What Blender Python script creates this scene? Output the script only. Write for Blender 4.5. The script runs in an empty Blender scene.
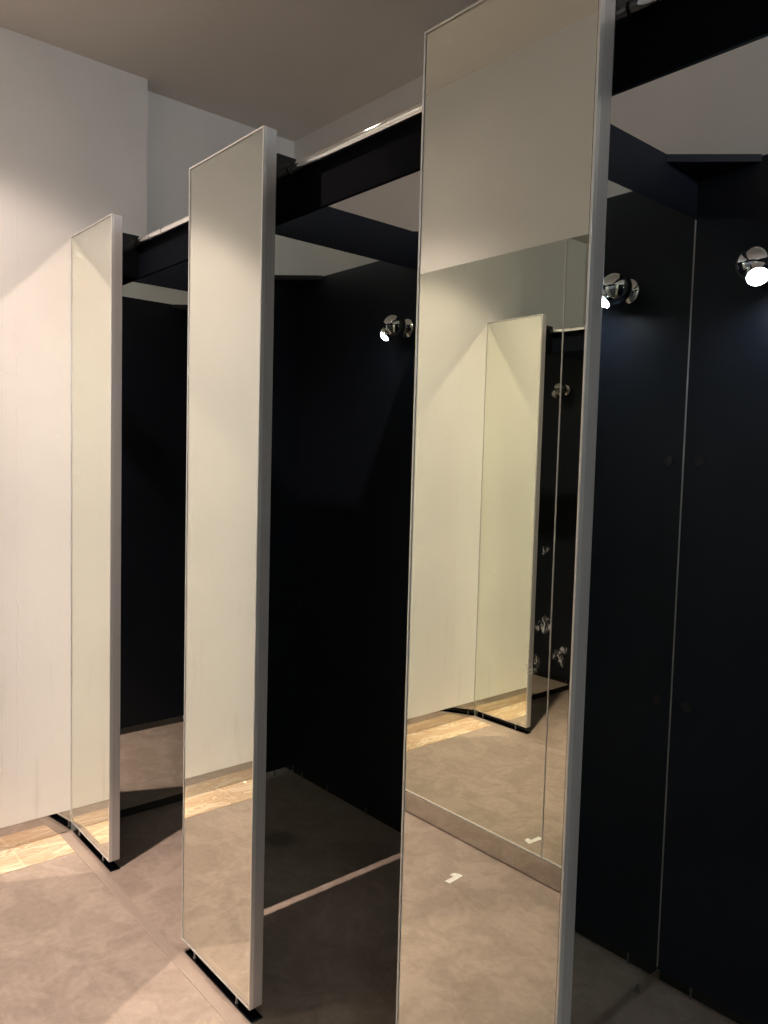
import bpy, bmesh, math
from mathutils import Matrix, Vector

SC = bpy.context.scene
C = SC.collection
PI = math.pi

# ------------------------------------------------------------------ sizes (metres)
# x runs along the row of cubicles (away from the white end wall), y goes into the cubicles, z up
PITCH = 0.967          # cubicle to cubicle
FINW, FINH, FINB, FINT = 0.3957, 2.3199, 0.035, 0.0393
PX = 0.0265            # partition thickness
PTOP, MTOP = 2.3174, 2.1881
FASY, FASB, FAST = 0.0980, 2.1198, 2.2480
D = 1.018              # front of the black back panels
BTOP = 2.3138
CEIL = 2.9963
STEP_Y, STEP_X, BACK_Y = 0.2992, -0.0911, 1.0644
OPP_Y = -1.1772        # front of the mirror wall across the corridor
SKL, SKO = 0.0860, 0.0929
OPPT = 2.2774
RIGHT_X = 6.2

# ------------------------------------------------------------------ material helpers
def new_mat(name):
    m = bpy.data.materials.new(name); m.use_nodes = True
    nt = m.node_tree
    return m, nt, nt.nodes['Principled BSDF']

def N(nt, t, **kw):
    n = nt.nodes.new(t)
    for k, v in kw.items():
        if k in n.inputs.keys() if hasattr(n.inputs, 'keys') else False:
            n.inputs[k].default_value = v
        else:
            setattr(n, k, v)
    return n

def obj_coords(nt, scale=(1, 1, 1), loc=(0, 0, 0)):
    tc = nt.nodes.new('ShaderNodeTexCoord')
    mp = nt.nodes.new('ShaderNodeMapping')
    mp.inputs['Scale'].default_value = scale
    mp.inputs['Location'].default_value = loc
    nt.links.new(tc.outputs['Object'], mp.inputs['Vector'])
    return mp.outputs['Vector']

def noise(nt, vec, scale, detail=4, rough=.55, distortion=0):
    n = nt.nodes.new('ShaderNodeTexNoise')
    n.inputs['Scale'].default_value = scale
    n.inputs['Detail'].default_value = detail
    n.inputs['Roughness'].default_value = rough
    n.inputs['Distortion'].default_value = distortion
    nt.links.new(vec, n.inputs['Vector'])
    return n.outputs['Fac']

def ramp(nt, fac, stops):
    r = nt.nodes.new('ShaderNodeValToRGB')
    el = r.color_ramp.elements
    while len(el) < len(stops): el.new(0.5)
    for e, (p, c) in zip(el, stops):
        e.position = p
        e.color = (c, c, c, 1) if isinstance(c, (int, float)) else (*c, 1)
    nt.links.new(fac, r.inputs['Fac'])
    return r.outputs['Color']

def mix(nt, fac, a, b, mode='MIX'):
    m = nt.nodes.new('ShaderNodeMix'); m.data_type = 'RGBA'; m.blend_type = mode
    for sock, v in ((m.inputs[0], fac), (m.inputs[6], a), (m.inputs[7], b)):
        if isinstance(v, (int, float)): sock.default_value = v
        elif isinstance(v, tuple): sock.default_value = (*v, 1)
        else: nt.links.new(v, sock)
    return m.outputs[2]

def math_n(nt, op, a, b=0.0, c=0.0):
    m = nt.nodes.new('ShaderNodeMath'); m.operation = op
    for s, v in zip(m.inputs, (a, b, c)):
        if isinstance(v, (int, float)): s.default_value = v
        else: nt.links.new(v, s)
    return m.outputs[0]

def xyz(nt, vec):
    s = nt.nodes.new('ShaderNodeSeparateXYZ'); nt.links.new(vec, s.inputs[0])
    return s.outputs

def bump(nt, height, bsdf, strength=.2, dist=.002):
    b = nt.nodes.new('ShaderNodeBump')
    b.inputs['Strength'].default_value = strength; b.inputs['Distance'].default_value = dist
    nt.links.new(height, b.inputs['Height']); nt.links.new(b.outputs['Normal'], bsdf.inputs['Normal'])

def blob(nt, co, cx, cy, cz, r, soft=1.0):
    """1 inside a ball round a point, falling to 0 at its rim"""
    d = nt.nodes.new('ShaderNodeVectorMath'); d.operation = 'DISTANCE'
    nt.links.new(co, d.inputs[0]); d.inputs[1].default_value = (cx, cy, cz)
    m = nt.nodes.new('ShaderNodeMapRange')
    m.inputs['From Min'].default_value = r * (1 - soft); m.inputs['From Max'].default_value = r
    m.inputs['To Min'].default_value = 1; m.inputs['To Max'].default_value = 0
    nt.links.new(d.outputs['Value'], m.inputs['Value'])
    return m.outputs['Result']

# ------------------------------------------------------------------ materials
def make_wall():
    m, nt, b = new_mat('white_wall_paint')
    co = obj_coords(nt)
    big = ramp(nt, noise(nt, co, 2.2, 5), [(.35, (.785, .765, .745)), (.7, (.825, .805, .785))])
    # grey rub marks, tall and narrow, low on the wall
    st = noise(nt, obj_coords(nt, (1, 26, 2.6)), 1.0, 3, .5)
    s = xyz(nt, co)
    low = nt.nodes.new('ShaderNodeMapRange'); nt.links.new(s[2], low.inputs['Value'])
    low.inputs['From Min'].default_value = 1.5; low.inputs['From Max'].default_value = .2
    mark = math_n(nt, 'MULTIPLY', ramp(nt, st, [(.6, 0.0), (.78, .30)]), low.outputs[0])
    col = mix(nt, mark, big, (.50, .47, .44))
    sc = ramp(nt, noise(nt, obj_coords(nt, (1, 3, 30), (3, 1, 7)), 1.6, 3, .6, .4), [(.70, 0.0), (.76, .18)])
    col = mix(nt, sc, col, (.6, .58, .55))
    nt.links.new(col, b.inputs['Base Color'])
    b.inputs['Roughness'].default_value = .6
    b.inputs['Specular IOR Level'].default_value = .3
    # paint runs
    run = math_n(nt, 'ADD', s[1], math_n(nt, 'MULTIPLY', noise(nt, obj_coords(nt, (0, 0, 1)), 7.0, 3), .06))
    d1 = math_n(nt, 'ABSOLUTE', math_n(nt, 'ADD', run, .165))
    r1 = ramp(nt, math_n(nt, 'MULTIPLY', d1, 40), [(0.0, 1.0), (.22, 0.0)])
    gap = ramp(nt, noise(nt, obj_coords(nt, (0, 0, 1), (0, 0, 4)), 9.0, 2), [(.45, 0.0), (.55, 1.0)])
    h = math_n(nt, 'ADD', math_n(nt, 'MULTIPLY', math_n(nt, 'MULTIPLY', r1, gap), 2.0), math_n(nt, 'MULTIPLY', noise(nt, co, 70, 2), .4))
    bump(nt, h, b, .16, .004)
    return m

def make_plain_wall(name, c):
    m, nt, b = new_mat(name)
    co = obj_coords(nt)
    nt.links.new(ramp(nt, noise(nt, co, 1.6, 5), [(.3, tuple(x * .97 for x in c)), (.7, c)]), b.inputs['Base Color'])
    b.inputs['Roughness'].default_value = .75; b.inputs['Specular IOR Level'].default_value = .25
    bump(nt, noise(nt, co, 110, 2), b, .12, .003)
    return m

def make_floor():
    m, nt, b = new_mat('brown_stone_tile')
    co = obj_coords(nt)
    n1 = noise(nt, co, 2.3, 8, .62, .5)
    n2 = noise(nt, obj_coords(nt, (1, 1, 1), (4, 9, 0)), 7.5, 9, .65, .9)
    col = mix(nt, ramp(nt, n1, [(.30, 0.0), (.70, 1.0)]), FLOOR_A, FLOOR_B)
    veins = ramp(nt, n2, [(.30, 0.0), (.48, .35), (.56, .75), (.80, 1.0)])
    col = mix(nt, .45, col, mix(nt, veins, tuple(x * .72 for x in FLOOR_A), tuple(min(1, x * 1.22) for x in FLOOR_B)))
    fine = ramp(nt, noise(nt, co, 42, 6, .7), [(.3, .86), (.7, 1.08)])
    col = mix(nt, 1.0, col, fine, 'MULTIPLY')
    # faint tile joints, 0.60 m
    s = xyz(nt, co)
    def joint(axis, off):
        f = math_n(nt, 'FRACT', math_n(nt, 'DIVIDE', math_n(nt, 'ADD', s[axis], off), .6))
        return math_n(nt, 'LESS_THAN', math_n(nt, 'ABSOLUTE', math_n(nt, 'SUBTRACT', f, .5)), .0022)
    j = math_n(nt, 'MAXIMUM', joint(0, .3 - .045 + .0), joint(1, .3 + .255))
    col = mix(nt, math_n(nt, 'MULTIPLY', j, .22), col, (.20, .155, .125))
    # a dark spill on the floor of the middle cubicle
    sp = math_n(nt, 'MULTIPLY', blob(nt, co, 1.42, .62, 0, .09, .5), .6)
    col = mix(nt, sp, col, (.07, .06, .055))
    nt.links.new(col, b.inputs['Base Color'])
    nt.links.new(ramp(nt, n2, [(.3, .42), (.8, .56)]), b.inputs['Roughness'])
    b.inputs['Specular IOR Level'].default_value = .35
    bump(nt, noise(nt, co, 60, 5), b, .08, .001)
    return m

def make_plank():
    m, nt, b = new_mat('pale_figured_border_tile')
    co = obj_coords(nt)
    w = noise(nt, obj_coords(nt, (6, 2.2, 1)), 1.9, 7, .6, 2.8)
    col = ramp(nt, w, [(.28, (.47, .29, .17)), (.42, (.66, .50, .35)), (.50, (.52, .335, .20)), (.57, (.76, .63, .47)), (.75, (.64, .49, .35))])
    s = xyz(nt, co)
    f = math_n(nt, 'FRACT', math_n(nt, 'DIVIDE', math_n(nt, 'ADD', s[1], .44), .43))
    j = math_n(nt, 'LESS_THAN', math_n(nt, 'ABSOLUTE', math_n(nt, 'SUBTRACT', f, .5)), .006)
    col = mix(nt, math_n(nt, 'MULTIPLY', j, .6), col, (.80, .67, .50))
    nt.links.new(col, b.inputs['Base Color'])
    b.inputs['Roughness'].default_value = .38
    return m

def make_black(name, ca, cb, spec, rough):
    m, nt, b = new_mat(name)
    co = obj_coords(nt)
    c = ramp(nt, noise(nt, co, 3, 4), [(.3, ca), (.7, cb)])
    scr = ramp(nt, noise(nt, obj_coords(nt, (5, 5, 34)), 2.0, 4, .6, 1.2), [(.715, 0.0), (.76, .30)])
    spk = ramp(nt, noise(nt, co, 16, 2), [(.76, 0.0), (.82, .22)])
    c = mix(nt, math_n(nt, 'MAXIMUM', scr, spk), c, (.10, .105, .115))
    nt.links.new(c, b.inputs['Base Color'])
    nt.links.new(ramp(nt, noise(nt, co, 5, 4), [(.3, rough - .05), (.7, rough + .05)]), b.inputs['Roughness'])
    b.inputs['Specular IOR Level'].default_value = spec
    return m

def make_mirror(name, c, smear=None):
    m, nt, b = new_mat(name)
    b.inputs['Base Color'].default_value = (*c, 1)
    b.inputs['Metallic'].default_value = 1; b.inputs['Roughness'].default_value = 0
    if smear:
        co = obj_coords(nt)
        wob = nt.nodes.new('ShaderNodeTexNoise'); wob.inputs['Scale'].default_value = 22; wob.inputs['Detail'].default_value = 5
        nt.links.new(co, wob.inputs['Vector'])
        add = nt.nodes.new('ShaderNodeVectorMath'); add.operation = 'MULTIPLY_ADD'
        nt.links.new(wob.outputs['Color'], add.inputs[0]); add.inputs[1].default_value = (.09, .0, .09); nt.links.new(co, add.inputs[2])
        tot = None
        for (x, z, r) in smear:
            f = blob(nt, add.outputs[0], x + .045, OPP_Y, z + .045, r, .55)
            tot = f if tot is None else math_n(nt, 'MAXIMUM', tot, f)
        tex = ramp(nt, noise(nt, obj_coords(nt, (1, 1, .6)), 60, 5, .7, 1.0), [(.46, .0), (.64, .8)])
        fac = math_n(nt, 'MULTIPLY', tot, tex)
        df = nt.nodes.new('ShaderNodeBsdfDiffuse'); df.inputs['Color'].default_value = (.72, .72, .70, 1)
        ms = nt.nodes.new('ShaderNodeMixShader')
        nt.links.new(fac, ms.inputs[0]); nt.links.new(b.outputs[0], ms.inputs[1]); nt.links.new(df.outputs[0], ms.inputs[2])
        nt.links.new(ms.outputs[0], nt.nodes['Material Output'].inputs['Surface'])
    return m

def make_metal(name, c, rough, brush=0.0, metal=1.0):
    m, nt, b = new_mat(name)
    b.inputs['Metallic'].default_value = metal; b.inputs['Roughness'].default_value = rough
    if brush:
        n = noise(nt, obj_coords(nt, (260, 260, 1.2)), 1.0, 3)
        nt.links.new(ramp(nt, n, [(.3, tuple(x * (1 - brush) for x in c)), (.7, c)]), b.inputs['Base Color'])
        nt.links.new(ramp(nt, n, [(.3, rough * 1.15), (.7, rough * .85)]), b.inputs['Roughness'])
    else:
        b.inputs['Base Color'].default_value = (*c, 1)
    return m

def make_plain(name, c, rough=.5):
    m, nt, b = new_mat(name)
    n = noise(nt, obj_coords(nt), 40, 3)
    nt.links.new(ramp(nt, n, [(.3, tuple(x * .94 for x in c)), (.7, c)]), b.inputs['Base Color'])
    b.inputs['Roughness'].default_value = rough
    return m

def make_glow(name, c, s):
    m, nt, b = new_mat(name)
    b.inputs['Base Color'].default_value = (.8, .8, .8, 1)
    b.inputs['Emission Color'].default_value = (*c, 1); b.inputs['Emission Strength'].default_value = s
    return m

FLOOR_A, FLOOR_B = (.30, .236, .195), (.395, .316, .268)
M_WALL = make_wall()
M_WALL2 = make_plain_wall('off_white_wall_paint', (.80, .79, .775))
M_CEIL = make_plain_wall('ceiling_paint', (.72, .70, .67))
M_FLOOR = make_floor()
M_PLANK = make_plank()
M_STRIP = make_plain('floor_edge_tile', (.345, .275, .23), .45)
M_BLACK = make_black('black_laminate', (.0098, .0130, .0215), (.0130, .0168, .0270), .25, .45)
M_MIRROR = make_mirror('pilaster_mirror', (.90, .915, .83))
M_CMIRROR = make_mirror('cubicle_mirror', (.86, .885, .84))
M_OMIRROR = make_mirror('wall_mirror_glass', (.86, .885, .80),
                        [(1.380, .935, .036), (1.345, .80, .030), (1.325, .765, .034), (1.445, .835, .030), (1.465, .862, .026), (1.37, 1.20, .022)])
M_ALU = make_metal('brushed_aluminium', (.66, .645, .65), .42, .08, .6)
M_ALUB = make_metal('bright_aluminium', (.85, .84, .83), .3, 0, .6)
M_STEEL = make_metal('polished_steel', (.60, .575, .55), .035)
M_CHROME = make_metal('chrome', (.86, .86, .86), .04)
M_SEAL_SHADE = make_plain('black_seal_and_shade', (.012, .011, .010), .6)
M_WHITE = make_plain('white_vinyl', (.88, .86, .82), .5)
M_FOOT = make_metal('dull_steel', (.22, .22, .21), .45, 0, .5)
M_CAP = make_plain('black_plastic', (.006, .006, .007), .3)
M_TRIMW = make_plain('white_enamel', (.80, .79, .77), .4)
M_FASCIA = make_black('matt_black_board', (.0026, .0036, .0060), (.0036, .0046, .0076), .02, .55)
M_GLOSS = make_black('gloss_black_laminate', (.0030, .0036, .0050), (.0042, .0050, .0068), .5, .12)
M_BULB = make_glow('lamp_lens', (.93, .97, 1.0), 25.0)
M_BULBHOT = make_glow('bright_lamp_lens', (.80, .90, 1.0), 200.0)
M_LENS = make_glow('downlight_lens', (1.0, .80, .60), 6.0)

# ------------------------------------------------------------------ mesh helpers
def add_box(bm, x0, x1, y0, y1, z0, z1, bev=0.0):
    g = bmesh.ops.create_cube(bm, size=1)
    vs = g['verts']
    bmesh.ops.scale(bm, vec=(x1 - x0, y1 - y0, z1 - z0), verts=vs)
    bmesh.ops.translate(bm, vec=((x0 + x1) / 2, (y0 + y1) / 2, (z0 + z1) / 2), verts=vs)
    if bev:
        es = list({e for v in vs for e in v.link_edges})
        bmesh.ops.bevel(bm, geom=es, offset=bev, segments=2, affect='EDGES', profile=.5)

def add_prism(bm, pts, z0, z1):
    lo = [bm.verts.new((x, y, z0)) for x, y in pts]; hi = [bm.verts.new((x, y, z1)) for x, y in pts]
    n = len(pts)
    bm.faces.new(lo[::-1]); bm.faces.new(hi)
    for i in range(n):
        bm.faces.new((lo[i], lo[(i + 1) % n], hi[(i + 1) % n], hi[i]))

def add_lathe(bm, prof, origin=(0, 0, 0), axis=(0, 0, 1), seg=40):
    """prof: (radius, distance along the axis) pairs"""
    q = Vector((0, 0, 1)).rotation_difference(Vector(axis).normalized()).to_matrix()
    o = Vector(origin); rings = []
    for r, h in prof:
        if r < 1e-6:
            rings.append([bm.verts.new(o + q @ Vector((0, 0, h)))])
        else:
            rings.append([bm.verts.new(o + q @ Vector((r * math.cos(2 * PI * k / seg), r * math.sin(2 * PI * k / seg), h))) for k in range(seg)])
    for a, c in zip(rings, rings[1:]):
        for k in range(seg):
            k2 = (k + 1) % seg
            if len(a) == 1 and len(c) == 1: continue
            if len(a) == 1: bm.faces.new((a[0], c[k], c[k2]))
            elif len(c) == 1: bm.faces.new((a[k], c[0], a[k2]))
            else: bm.faces.new((a[k], c[k], c[k2], a[k2]))

def obj(name, bm, mat, parent=None, smooth=False):
    bmesh.ops.recalc_face_normals(bm, faces=bm.faces[:])
    me = bpy.data.meshes.new(name); bm.to_mesh(me); bm.free()
    me.materials.append(mat)
    if smooth:
        for p in me.polygons: p.use_smooth = True
        try: me.set_sharp_from_angle(angle=math.radians(35))
        except Exception: pass
    o = bpy.data.objects.new(name, me); C.objects.link(o)
    if parent: o.parent = parent
    return o

def box(name, mat, parent, x0, x1, y0, y1, z0, z1, bev=0.0):
    bm = bmesh.new(); add_box(bm, x0, x1, y0, y1, z0, z1, bev)
    return obj(name, bm, mat, parent)

def tag(o, label, cat, group=None):
    o['label'] = label; o['category'] = cat
    if group: o['group'] = group
    return o

def thing(name, label, cat, loc, group=None):
    o = bpy.data.objects.new(name, None); C.objects.link(o)
    o.empty_display_size = .1; o.location = loc
    return tag(o, label, cat, group)

def struct(name, bm, mat):
    o = obj(name, bm, mat); o['kind'] = 'structure'; return o

def sbox(name, mat, *a):
    bm = bmesh.new(); add_box(bm, *a); return struct(name, bm, mat)

def copy_tree(o, parent=None):
    c = o.copy(); C.objects.link(c)
    if parent: c.parent = parent
    for ch in list(o.children): copy_tree(ch, c)
    return c

# ------------------------------------------------------------------ the room
FY = OPP_Y - .008      # face of the wall the corridor mirrors hang on
sbox('floor', M_FLOOR, STEP_X - .15, RIGHT_X + .12, FY - .12, BACK_Y + .12, -.08, 0)
sbox('ceiling', M_CEIL, STEP_X - .15, RIGHT_X + .12, FY - .12, BACK_Y + .12, CEIL, CEIL + .08)
bm = bmesh.new()
add_prism(bm, [(0, FY), (0, STEP_Y), (STEP_X, STEP_Y), (STEP_X, BACK_Y), (STEP_X - .12, BACK_Y), (STEP_X - .12, FY)], 0, CEIL)
struct('wall_left', bm, M_WALL)
sbox('wall_back', M_WALL2, STEP_X - .12, RIGHT_X, BACK_Y, BACK_Y + .1, 0, CEIL)
sbox('wall_front', M_WALL2, STEP_X - .12, RIGHT_X, FY - .1, FY, 0, CEIL)
sbox('wall_right', M_WALL2, RIGHT_X, RIGHT_X + .1, FY - .1, BACK_Y + .1, 0, CEIL)
# polished skirting along the end wall and under the mirrors across the corridor
bm = bmesh.new()
ya, yb = OPP_Y + .012, -.002
sec = [(.0002, .003), (.0078, .003), (.0010, SKL), (.0002, SKL)]
v0 = [bm.verts.new((x, ya, z)) for x, z in sec]; v1 = [bm.verts.new((x, yb, z)) for x, z in sec]
bm.faces.new(v0); bm.faces.new(v1[::-1])
for i in range(4): bm.faces.new((v0[i], v1[i], v1[(i + 1) % 4], v0[(i + 1) % 4]))
struct('baseboard_left', bm, M_STEEL)
bm = bmesh.new(); add_box(bm, .004, RIGHT_X, FY, OPP_Y + .006, .004, SKO - .003, .0012)
struct('baseboard_front', bm, M_STEEL)
# pale figured border tiles along the end wall, grey edge tile along the row of mirrors
sbox('trim_1', M_PLANK, .009, .182, OPP_Y + .06, -.046, -.004, .0015)
bm = bmesh.new()
add_box(bm, .02, RIGHT_X, -.0445, -.012, -.004, .0012)
struct('trim_2', bm, M_STRIP)
bm = bmesh.new()
add_box(bm, .0, RIGHT_X, -.0435, -.0415, -.004, .0016)
struct('trim_3', bm, make_plain('pale_grout', (.42, .34, .285), .6))

# ------------------------------------------------------------------ mirrored pilaster panels
def make_pilaster(label):
    t = thing('mirror_pilaster', label, 'mirror', (0, 0, 0), 'mirrored panels at the front of the cubicles')
    e = .0042
    # aluminium tray: back and the four broad edges
    bm = bmesh.new()
    add_box(bm, 0, FINW, .010, FINT, FINB, FINH, .0012)
    obj('aluminium_tray', bm, M_ALU, t)
    box('bottom_channel', M_SEAL_SHADE, t, .003, FINW - .003, .003, FINT - .002, FINB - .0022, FINB + .001)  # black underside put in to keep the slit below dark
    bm = bmesh.new()
    add_box(bm, 0, e, 0, .012, FINB, FINH, .0007); add_box(bm, FINW - e, FINW, 0, .012, FINB, FINH, .0007)
    add_box(bm, e, FINW - e, 0, .012, FINH - e, FINH, .0007); add_box(bm, e, FINW - e, 0, .012, FINB, FINB + e, .0007)
    obj('front_rim', bm, M_ALUB, t)
    box('seal', M_SEAL_SHADE, t, e, FINW - e, .005, .0102, FINB + e, FINH - e)
    g = e + .0022
    box('base_plate', M_GLOSS, t, .018, FINW + .006, .0022, FINT - .0005, .0004, .0042, .0008)
    box('mirror_glass', M_MIRROR, t, g, FINW - g, .0022, .006, FINB + g, FINH - g)
    for x in (.066, .312):
        bm = bmesh.new()
        add_lathe(bm, [(0, .0043), (.0042, .0043), (.0042, .008), (.0028, .009), (.0028, FINB - .0023), (0, FINB - .0023)], (x, .0105, 0), seg=20)
        obj('levelling_foot', bm, M_ALU, t, True)
    return t

p0 = make_pilaster('tall narrow mirror panel with pale aluminium edge touching the white end wall')
p1 = copy_tree(p0); p1.location.x = PITCH
p1['label'] = 'tall free-standing mirror panel reflecting white wall and pale floor border, silver edge over dark opening'
p2 = copy_tree(p0); p2.location.x = 2 * PITCH
p2['label'] = 'largest nearest mirror panel, showing the mirrored wall and white floor sticker in its glass'

# ------------------------------------------------------------------ black partitions with a mirror on the near face
def make_partition(label, mirrored=True):
    t = thing('cubicle_partition', label, 'partition', (0, 0, 0), 'black partitions between the cubicles')
    y0, y1 = FINT + .0005, D - .0001
    if mirrored:
        bm = bmesh.new()
        add_box(bm, 0, PX - .0045, y0, y1, FINB, PTOP, .0008)
        add_box(bm, PX - .0046, PX, y0, y1, MTOP, PTOP, .0008)
        obj('panel', bm, M_BLACK, t)
        box('cubicle_mirror', M_CMIRROR, t, PX - .0045, PX, y0 + .002, y1 - .007, FINB + .003, MTOP - .0012)
        box('edge_trim', M_ALUB, t, PX - .0045, PX + .0006, y1 - .0065, y1, FINB + .01, MTOP - .002)
    else:
        box('panel', M_BLACK, t, 0, PX, y0, y1, FINB, PTOP, .0008)
    for y in (.10, .93):
        bm = bmesh.new()
        add_lathe(bm, [(0, 0), (.009, 0), (.009, .006), (.0045, .007), (.0045, FINB + .001), (0, FINB + .001)], (PX / 2, y, 0), seg=16)
        obj('levelling_foot', bm, M_FOOT, t, True)
    return t

q0 = make_partition('black partition at the white end wall, its lower mirror showing a strip of floor')
q1 = copy_tree(q0); q1.location.x = PITCH
q1['label'] = 'black partition behind the middle mirror panel with a pale gap under it'
q2 = copy_tree(q0); q2.location.x = 2 * PITCH
q2['label'] = 'black partition whose mirror reflects the bright chrome lamp, behind the nearest mirror panel'
box('gap_shade_strip', M_SEAL_SHADE, q0, .0005, PX - .006, FINT + .001, D - .001, .002, FINB - .0005)  # black strip stands in for the shade under this partition
q3 = make_partition('plain black partition seen only as a reflection in the nearest cubicle mirror', False)
q3.location.x = 3 * PITCH

# ------------------------------------------------------------------ cubicles: back panel, corner shelves, fascia, curtain rail, lamp
CW = PITCH - PX
def make_back(label):
    t = thing('back_panel', label, 'panel', (PX, D, 0), 'black back panels of the cubicles')
    box('panel', M_BLACK, t, -PX / 2 + .0003, CW + PX / 2 - .0003, 0, .024, FINB, BTOP, .0008)
    for x in (.045, CW - .045):
        for z in (1.523, .832):
            bm = bmesh.new()
            add_lathe(bm, [(0, .0), (.0135, .0), (.0135, .0025), (.0115, .0042), (.007, .0042), (.006, .003), (0, .003)], (x, .0005, z), (0, -1, 0), 28)
            obj('screw_cap', bm, M_CAP, t, True)
    box('gap_shade_strip', M_SEAL_SHADE, t, .001, CW - .001, .0105, .0225, .0015, FINB + .0005)  # black strip added so the gap under the panel looks shaded
    for x in (.10, .385, .66, .86):
        bm = bmesh.new()
        add_lathe(bm, [(0, 0), (.0042, 0), (.0042, .004), (.003, .005), (.003, FINB + .001), (0, FINB + .001)], (x, .0055, 0), seg=16)
        obj('levelling_foot', bm, M_FOOT, t, True)
    return t

def make_gusset(flip):
    L = .171
    pts = [(0, 0), (L, 0), (0, -L)] if not flip else [(0, 0), (-L, 0), (0, -L)]
    bm = bmesh.new(); add_prism(bm, pts, -.0205, 0)
    bmesh.ops.bevel(bm, geom=bm.edges[:], offset=.0012, segments=1, affect='EDGES')
    return obj('corner_shelf', bm, M_BLACK)

def make_fascia(label):
    t = thing('fascia_board', label, 'board', (PX, FASY, 0), 'black fascia boards over the openings')
    box('board', M_FASCIA, t, .0005, CW - .0005, 0, .0095, FASB, FAST, .0008)
    xn = FINW - PX
    box('end_plate', M_GLOSS, t, xn - .018, xn, FINT - FASY + .001, -.0002, FASB, 2.2645, .0008)
    return t

RY, RZ, RR = .084, 2.2340, .0125
def make_rail(label):
    x0, x1 = FINW + .0005, PITCH - .0005
    t = thing('curtain_rail', label, 'rail', (x0, RY, RZ), 'chrome curtain rails over the openings')
    L = x1 - x0
    bm = bmesh.new(); add_lathe(bm, [(0, .001), (RR, .001), (RR, L - .001), (0, L - .001)], (0, 0, 0), (1, 0, 0), 40)
    obj('rod', bm, M_CHROME, t, True)
    for xx, ax in ((.0, 1), (L, -1)):
        bm = bmesh.new()
        add_lathe(bm, [(0, 0), (.0132, 0), (.0132, .0022), (.0126, .003), (0, .003)], (xx, 0, 0), (ax, 0, 0), 40)
        obj('end_flange', bm, M_CAP, t, True)
    return t

AIM = Vector((.40, -.55, -.73)).normalized()
def make_lamp(label):
    t = thing('wall_spotlight', label, 'lamp', (.1995, D, 2.0205), 'chrome ball lamps on the cubicle walls')
    bm = bmesh.new()
    add_lathe(bm, [(0, .0005), (.036, .0005), (.0375, .003), (.037, .008), (.033, .012), (.020, .015), (.014, .019), (0, .019)], (0, 0, 0), (0, -1, 0), 48)
    obj('wall_mount', bm, M_CHROME, t, True)
    bm = bmesh.new()
    add_lathe(bm, [(0, .014), (.013, .014), (.012, .024), (.016, .034), (0, .034)], (0, 0, 0), (0, -1, 0), 32)
    obj('swivel_neck', bm, M_CHROME, t, True)
    ctr = Vector((0, -.0707, 0)); R = .0465
    prof = [(0, -R)]
    a0 = math.radians(-90); a1 = math.radians(50)
    for k in range(1, 25):
        a = a0 + (a1 - a0) * k / 24
        prof.append((R * math.cos(a), R * math.sin(a)))
    r1, h1 = prof[-1]
    prof += [(r1 + .0005, h1 + .002), (.0275, h1 + .006), (.0272, h1 + .0175), (.0255, h1 + .0185), (.0245, h1 + .0165), (.0235, h1 + .010), (0, h1 + .010)]
    bm = bmesh.new(); add_lathe(bm, prof, ctr, AIM, 48)
    s = obj('ball_shade', bm, M_CHROME, t, True)
    bm = bmesh.new()
    add_lathe(bm, [(0, h1 + .0103), (.0205, h1 + .0103), (.0205, h1 + .0165), (.0185, h1 + .0225), (.0135, h1 + .0270), (.007, h1 + .0290), (0, h1 + .0296)], ctr, AIM, 40)
    obj('lamp_lens', bm, M_BULB, t, True)
    return t

where = ['far cubicle by the white wall', 'middle cubicle', 'nearest cubicle']
b0 = make_back('black back panel of the ' + where[0] + ', in deep shade')
f0 = make_fascia('black fascia board over the opening of the ' + where[0])
r0 = make_rail('chrome curtain rail over the opening of the ' + where[0])
l0 = make_lamp('unlit chrome ball spotlight in the ' + where[0] + ', seen reflected')
l0.location.x += PX
for ch in l0.children:
    if ch.name.startswith('lamp_lens'):
        ch.data.materials[0] = M_TRIMW; unlit = ch.data
for i in (1, 2):
    for o, lab in ((b0, ['black back panel of the middle cubicle, seen in its side mirror', 'black back panel with round caps beside the bright lamp at right'][i - 1]),
                   (f0, ['black fascia board between the middle and nearest mirror panels', 'black fascia board at the top right over the nearest cubicle'][i - 1]),
                   (r0, ['long chrome curtain rail with a bright streak between middle and nearest mirror panels', 'chrome curtain rail cut off by the top edge right of the nearest mirror panel'][i - 1]),
                   (l0, ['chrome ball spotlight of the middle cubicle, mirrored edge-on against black', 'lit chrome ball spotlight on the black back wall at the right edge'][i - 1])):
        c = copy_tree(o); c.location.x += i * PITCH; c['label'] = lab
for i, ch in [(i, ch) for i in (1, 2) for o in C.objects if o.name.startswith('wall_spotlight') and o.parent is None and abs(o.location.x - (PX + .1995 + i * PITCH)) < .05 for ch in o.children]:
    if ch.name.startswith('lamp_lens'):
        ch.data = unlit.copy(); ch.data.materials[0] = M_BULBHOT if i == 2 else M_BULB
# two collars where the far rail is joined
for x in (.526, .618):
    bm = bmesh.new()
    add_lathe(bm, [(RR + .0002, -.005), (RR + .0012, -.0045), (RR + .0012, .0045), (RR + .0002, .005)], (x - FINW, 0, 0), (1, 0, 0), 40)
    obj('joint_collar', bm, M_CHROME, r0, True)
for i in range(3):
    for k, (x, flip) in enumerate(((i * PITCH + PX + .0005, False), ((i + 1) * PITCH - .0005, True))):
        g = make_gusset(flip); g.location = (x, D - .0005, PTOP)
        tag(g, 'black triangular brace atop the %s, %s back corner' % (['far cubicle by the wall', 'middle cubicle', 'nearest cubicle'][i], ['far', 'near'][k]),
            'brace', 'triangular braces in the cubicle corners')

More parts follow.
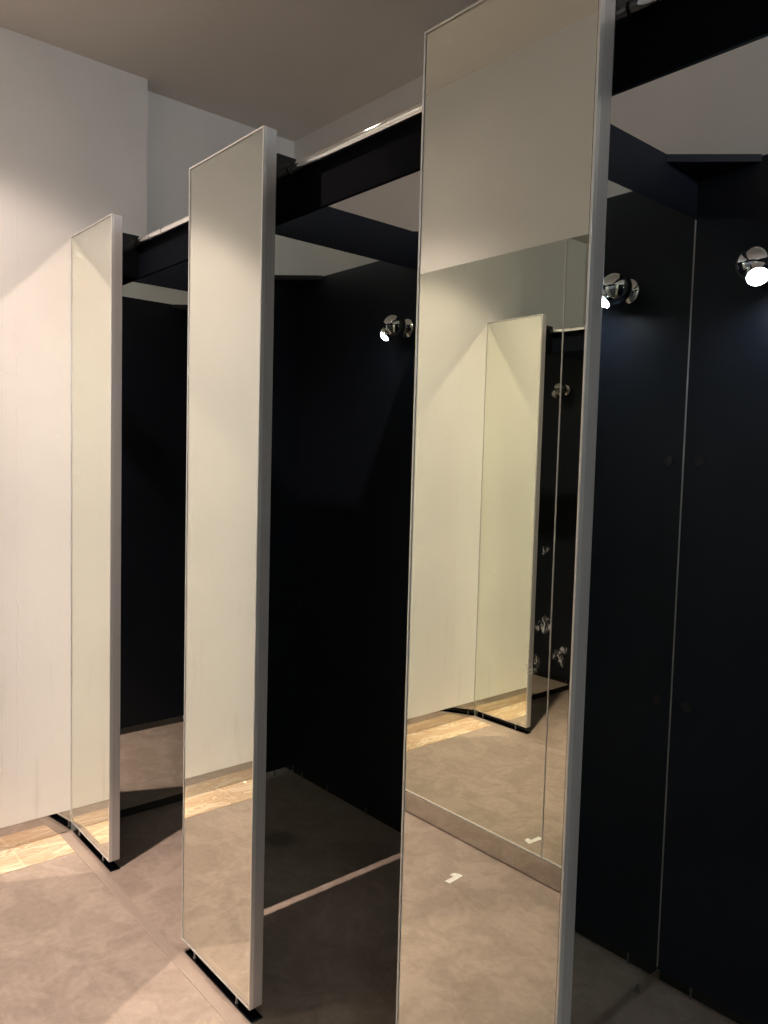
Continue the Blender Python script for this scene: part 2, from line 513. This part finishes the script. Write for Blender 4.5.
# ------------------------------------------------------------------ mirrors across the corridor
edges = [.006, .410, 1.4105, 2.411, 3.411, 4.411]
wl = ['first wall mirror across the corridor, narrow, beside the white end wall',
      'wide wall mirror across the corridor, with white smears near its joint',
      'wall mirror just past the vertical joint seen in the nearest mirror panel',
      'wall mirror across the corridor beside the viewer', 'last wall mirror across the corridor behind the viewer']
for i in range(5):
    t = thing('wall_mirror', wl[i], 'mirror', (0, 0, 0), 'mirrors along the corridor wall')
    bm = bmesh.new()
    add_box(bm, edges[i] + .002, edges[i + 1] - .002, OPP_Y - .006, OPP_Y, SKO + .001, OPPT)
    g = obj('mirror_glass', bm, M_OMIRROR, t)
    bm = bmesh.new()
    add_box(bm, edges[i] + .002, edges[i + 1] - .002, OPP_Y - .008, OPP_Y + .004, SKO - .0028, SKO + .0012, .0005)
    obj('bottom_channel', bm, M_ALUB, t)
    bm = bmesh.new()
    add_box(bm, edges[i + 1] - .0042, edges[i + 1] - .0005, OPP_Y - .0075, OPP_Y + .0012, SKO + .0015, OPPT)
    obj('joint_strip', bm, M_ALU, t)

# ------------------------------------------------------------------ little white sticker on the floor
bm = bmesh.new()
add_prism(bm, [(1.191, -.907), (1.213, -.910), (1.2065, -.984), (1.194, -.985), (1.174, -.975), (1.172, -.953), (1.190, -.955)][::-1], .0002, .0014)
tag(obj('floor_sticker', bm, M_WHITE), 'small white hooked sticker on the brown tile floor, seen in the nearest mirror', 'sticker')

# ------------------------------------------------------------------ ceiling downlight over the corridor
LAMP, FILL = 4.75, 19.0
LX, LY = .68, -.60
d = thing('ceiling_downlight', 'round white downlight in the corridor ceiling near the end wall', 'lamp', (LX, LY, CEIL))
bm = bmesh.new()
add_lathe(bm, [(.034, -.001), (.060, -.001), (.061, -.004), (.056, -.010), (.040, -.012), (.036, -.010), (.034, -.001)], seg=48)
obj('trim_ring', bm, M_TRIMW, d, True)
bm = bmesh.new(); add_lathe(bm, [(0, -.0015), (.0338, -.0015), (.0338, -.004), (0, -.004)], seg=40)
obj('lens', bm, M_LENS, d, True)
# beam of a recessed downlight: strong straight down, cut off near 55 degrees
ANG = [0, 5, 10, 16, 22, 30, 38, 45, 48, 51, 54, 58, 66, 75, 85, 90]
CD = [1080, 1060, 980, 700, 410, 255, 168, 122, 98, 62, 28, 11, 6, 3, 1, 0]
ies = bpy.data.texts.new('downlight_beam')
ies.write('IESNA:LM-63-2002\nTILT=NONE\n1 1000 1 %d 1 1 2 0 0 0\n1 1 10\n%s\n0\n%s\n' % (len(ANG), ' '.join(map(str, ANG)), ' '.join(map(str, CD))))
sp = bpy.data.lights.new('downlight_beam', 'POINT')
sp.energy = 1.0; sp.color = (1.0, .805, .69); sp.shadow_soft_size = .022
sp.use_nodes = True
nt = sp.node_tree
em = next(n for n in nt.nodes if n.type == 'EMISSION')
ti = nt.nodes.new('ShaderNodeTexIES'); ti.mode = 'INTERNAL'; ti.ies = ies
ti.inputs['Strength'].default_value = LAMP
nt.links.new(ti.outputs['Fac'], em.inputs['Strength'])
so = bpy.data.objects.new('downlight_beam', sp); C.objects.link(so); so.parent = d; so.location = (0, 0, -.024); so.rotation_euler = (.14, 0, 0)
# added unseen fill panel high behind the viewer: pale light over the partition tops
WY0, WY1, WZ0, WZ1 = -.15, .98, 2.44, 2.92
bm = bmesh.new()
for ya, yb, za, zb in ((WY0 - .05, WY1 + .05, WZ1, WZ1 + .05), (WY0 - .05, WY1 + .05, WZ0 - .05, WZ0), (WY0 - .05, WY0, WZ0, WZ1), (WY1, WY1 + .05, WZ0, WZ1), ((WY0 + WY1) / 2 - .015, (WY0 + WY1) / 2 + .015, WZ0, WZ1)):
    add_box(bm, RIGHT_X - .03, RIGHT_X + .001, ya, yb, za, zb, .002)
wf = struct('fill_panel_1', bm, M_TRIMW)
bm = bmesh.new(); add_box(bm, RIGHT_X - .014, RIGHT_X - .008, WY0, WY1, WZ0, WZ1)
obj('fill_pane', bm, make_glow('fill_glow', (.90, .96, 1.0), FILL), wf)

# ------------------------------------------------------------------ world, camera, film
w = bpy.data.worlds.new('world'); SC.world = w; w.use_nodes = True
w.node_tree.nodes['Background'].inputs['Color'].default_value = (.02, .02, .02, 1)
w.node_tree.nodes['Background'].inputs['Strength'].default_value = .2

cam = bpy.data.cameras.new('camera'); co = bpy.data.objects.new('camera', cam); C.objects.link(co)
yaw, pit, rol = math.radians(49.0666), math.radians(-3.7168), math.radians(1.5324)
fw = Vector((-math.sin(yaw) * math.cos(pit), math.cos(yaw) * math.cos(pit), math.sin(pit)))
rt = Vector((math.cos(yaw), math.sin(yaw), 0)); up = rt.cross(fw)
R = math.cos(rol) * rt + math.sin(rol) * up; U = -math.sin(rol) * rt + math.cos(rol) * up
m3 = Matrix((R, U, -fw)).transposed()
co.matrix_world = Matrix.Translation((3.0569, -1.0431, 1.5)) @ m3.to_4x4()
cam.sensor_fit = 'HORIZONTAL'; cam.sensor_width = 36; cam.lens = 36 * 773.23 / 768; cam.clip_start = .02
SC.camera = co

SC.view_settings.view_transform = 'Standard'; SC.view_settings.look = 'None'
SC.view_settings.exposure = 0.0; SC.view_settings.gamma = 1; SC.view_settings.use_curve_mapping = False
cy = SC.cycles
cy.max_bounces = 24; cy.glossy_bounces = 20; cy.diffuse_bounces = 8
cy.caustics_reflective = True; cy.blur_glossy = 0.0
cy.sample_clamp_indirect = 0; cy.use_adaptive_sampling = False
cy.use_guiding = True; cy.guiding_training_samples = 64
cy.use_surface_guiding = True; cy.use_denoising = True
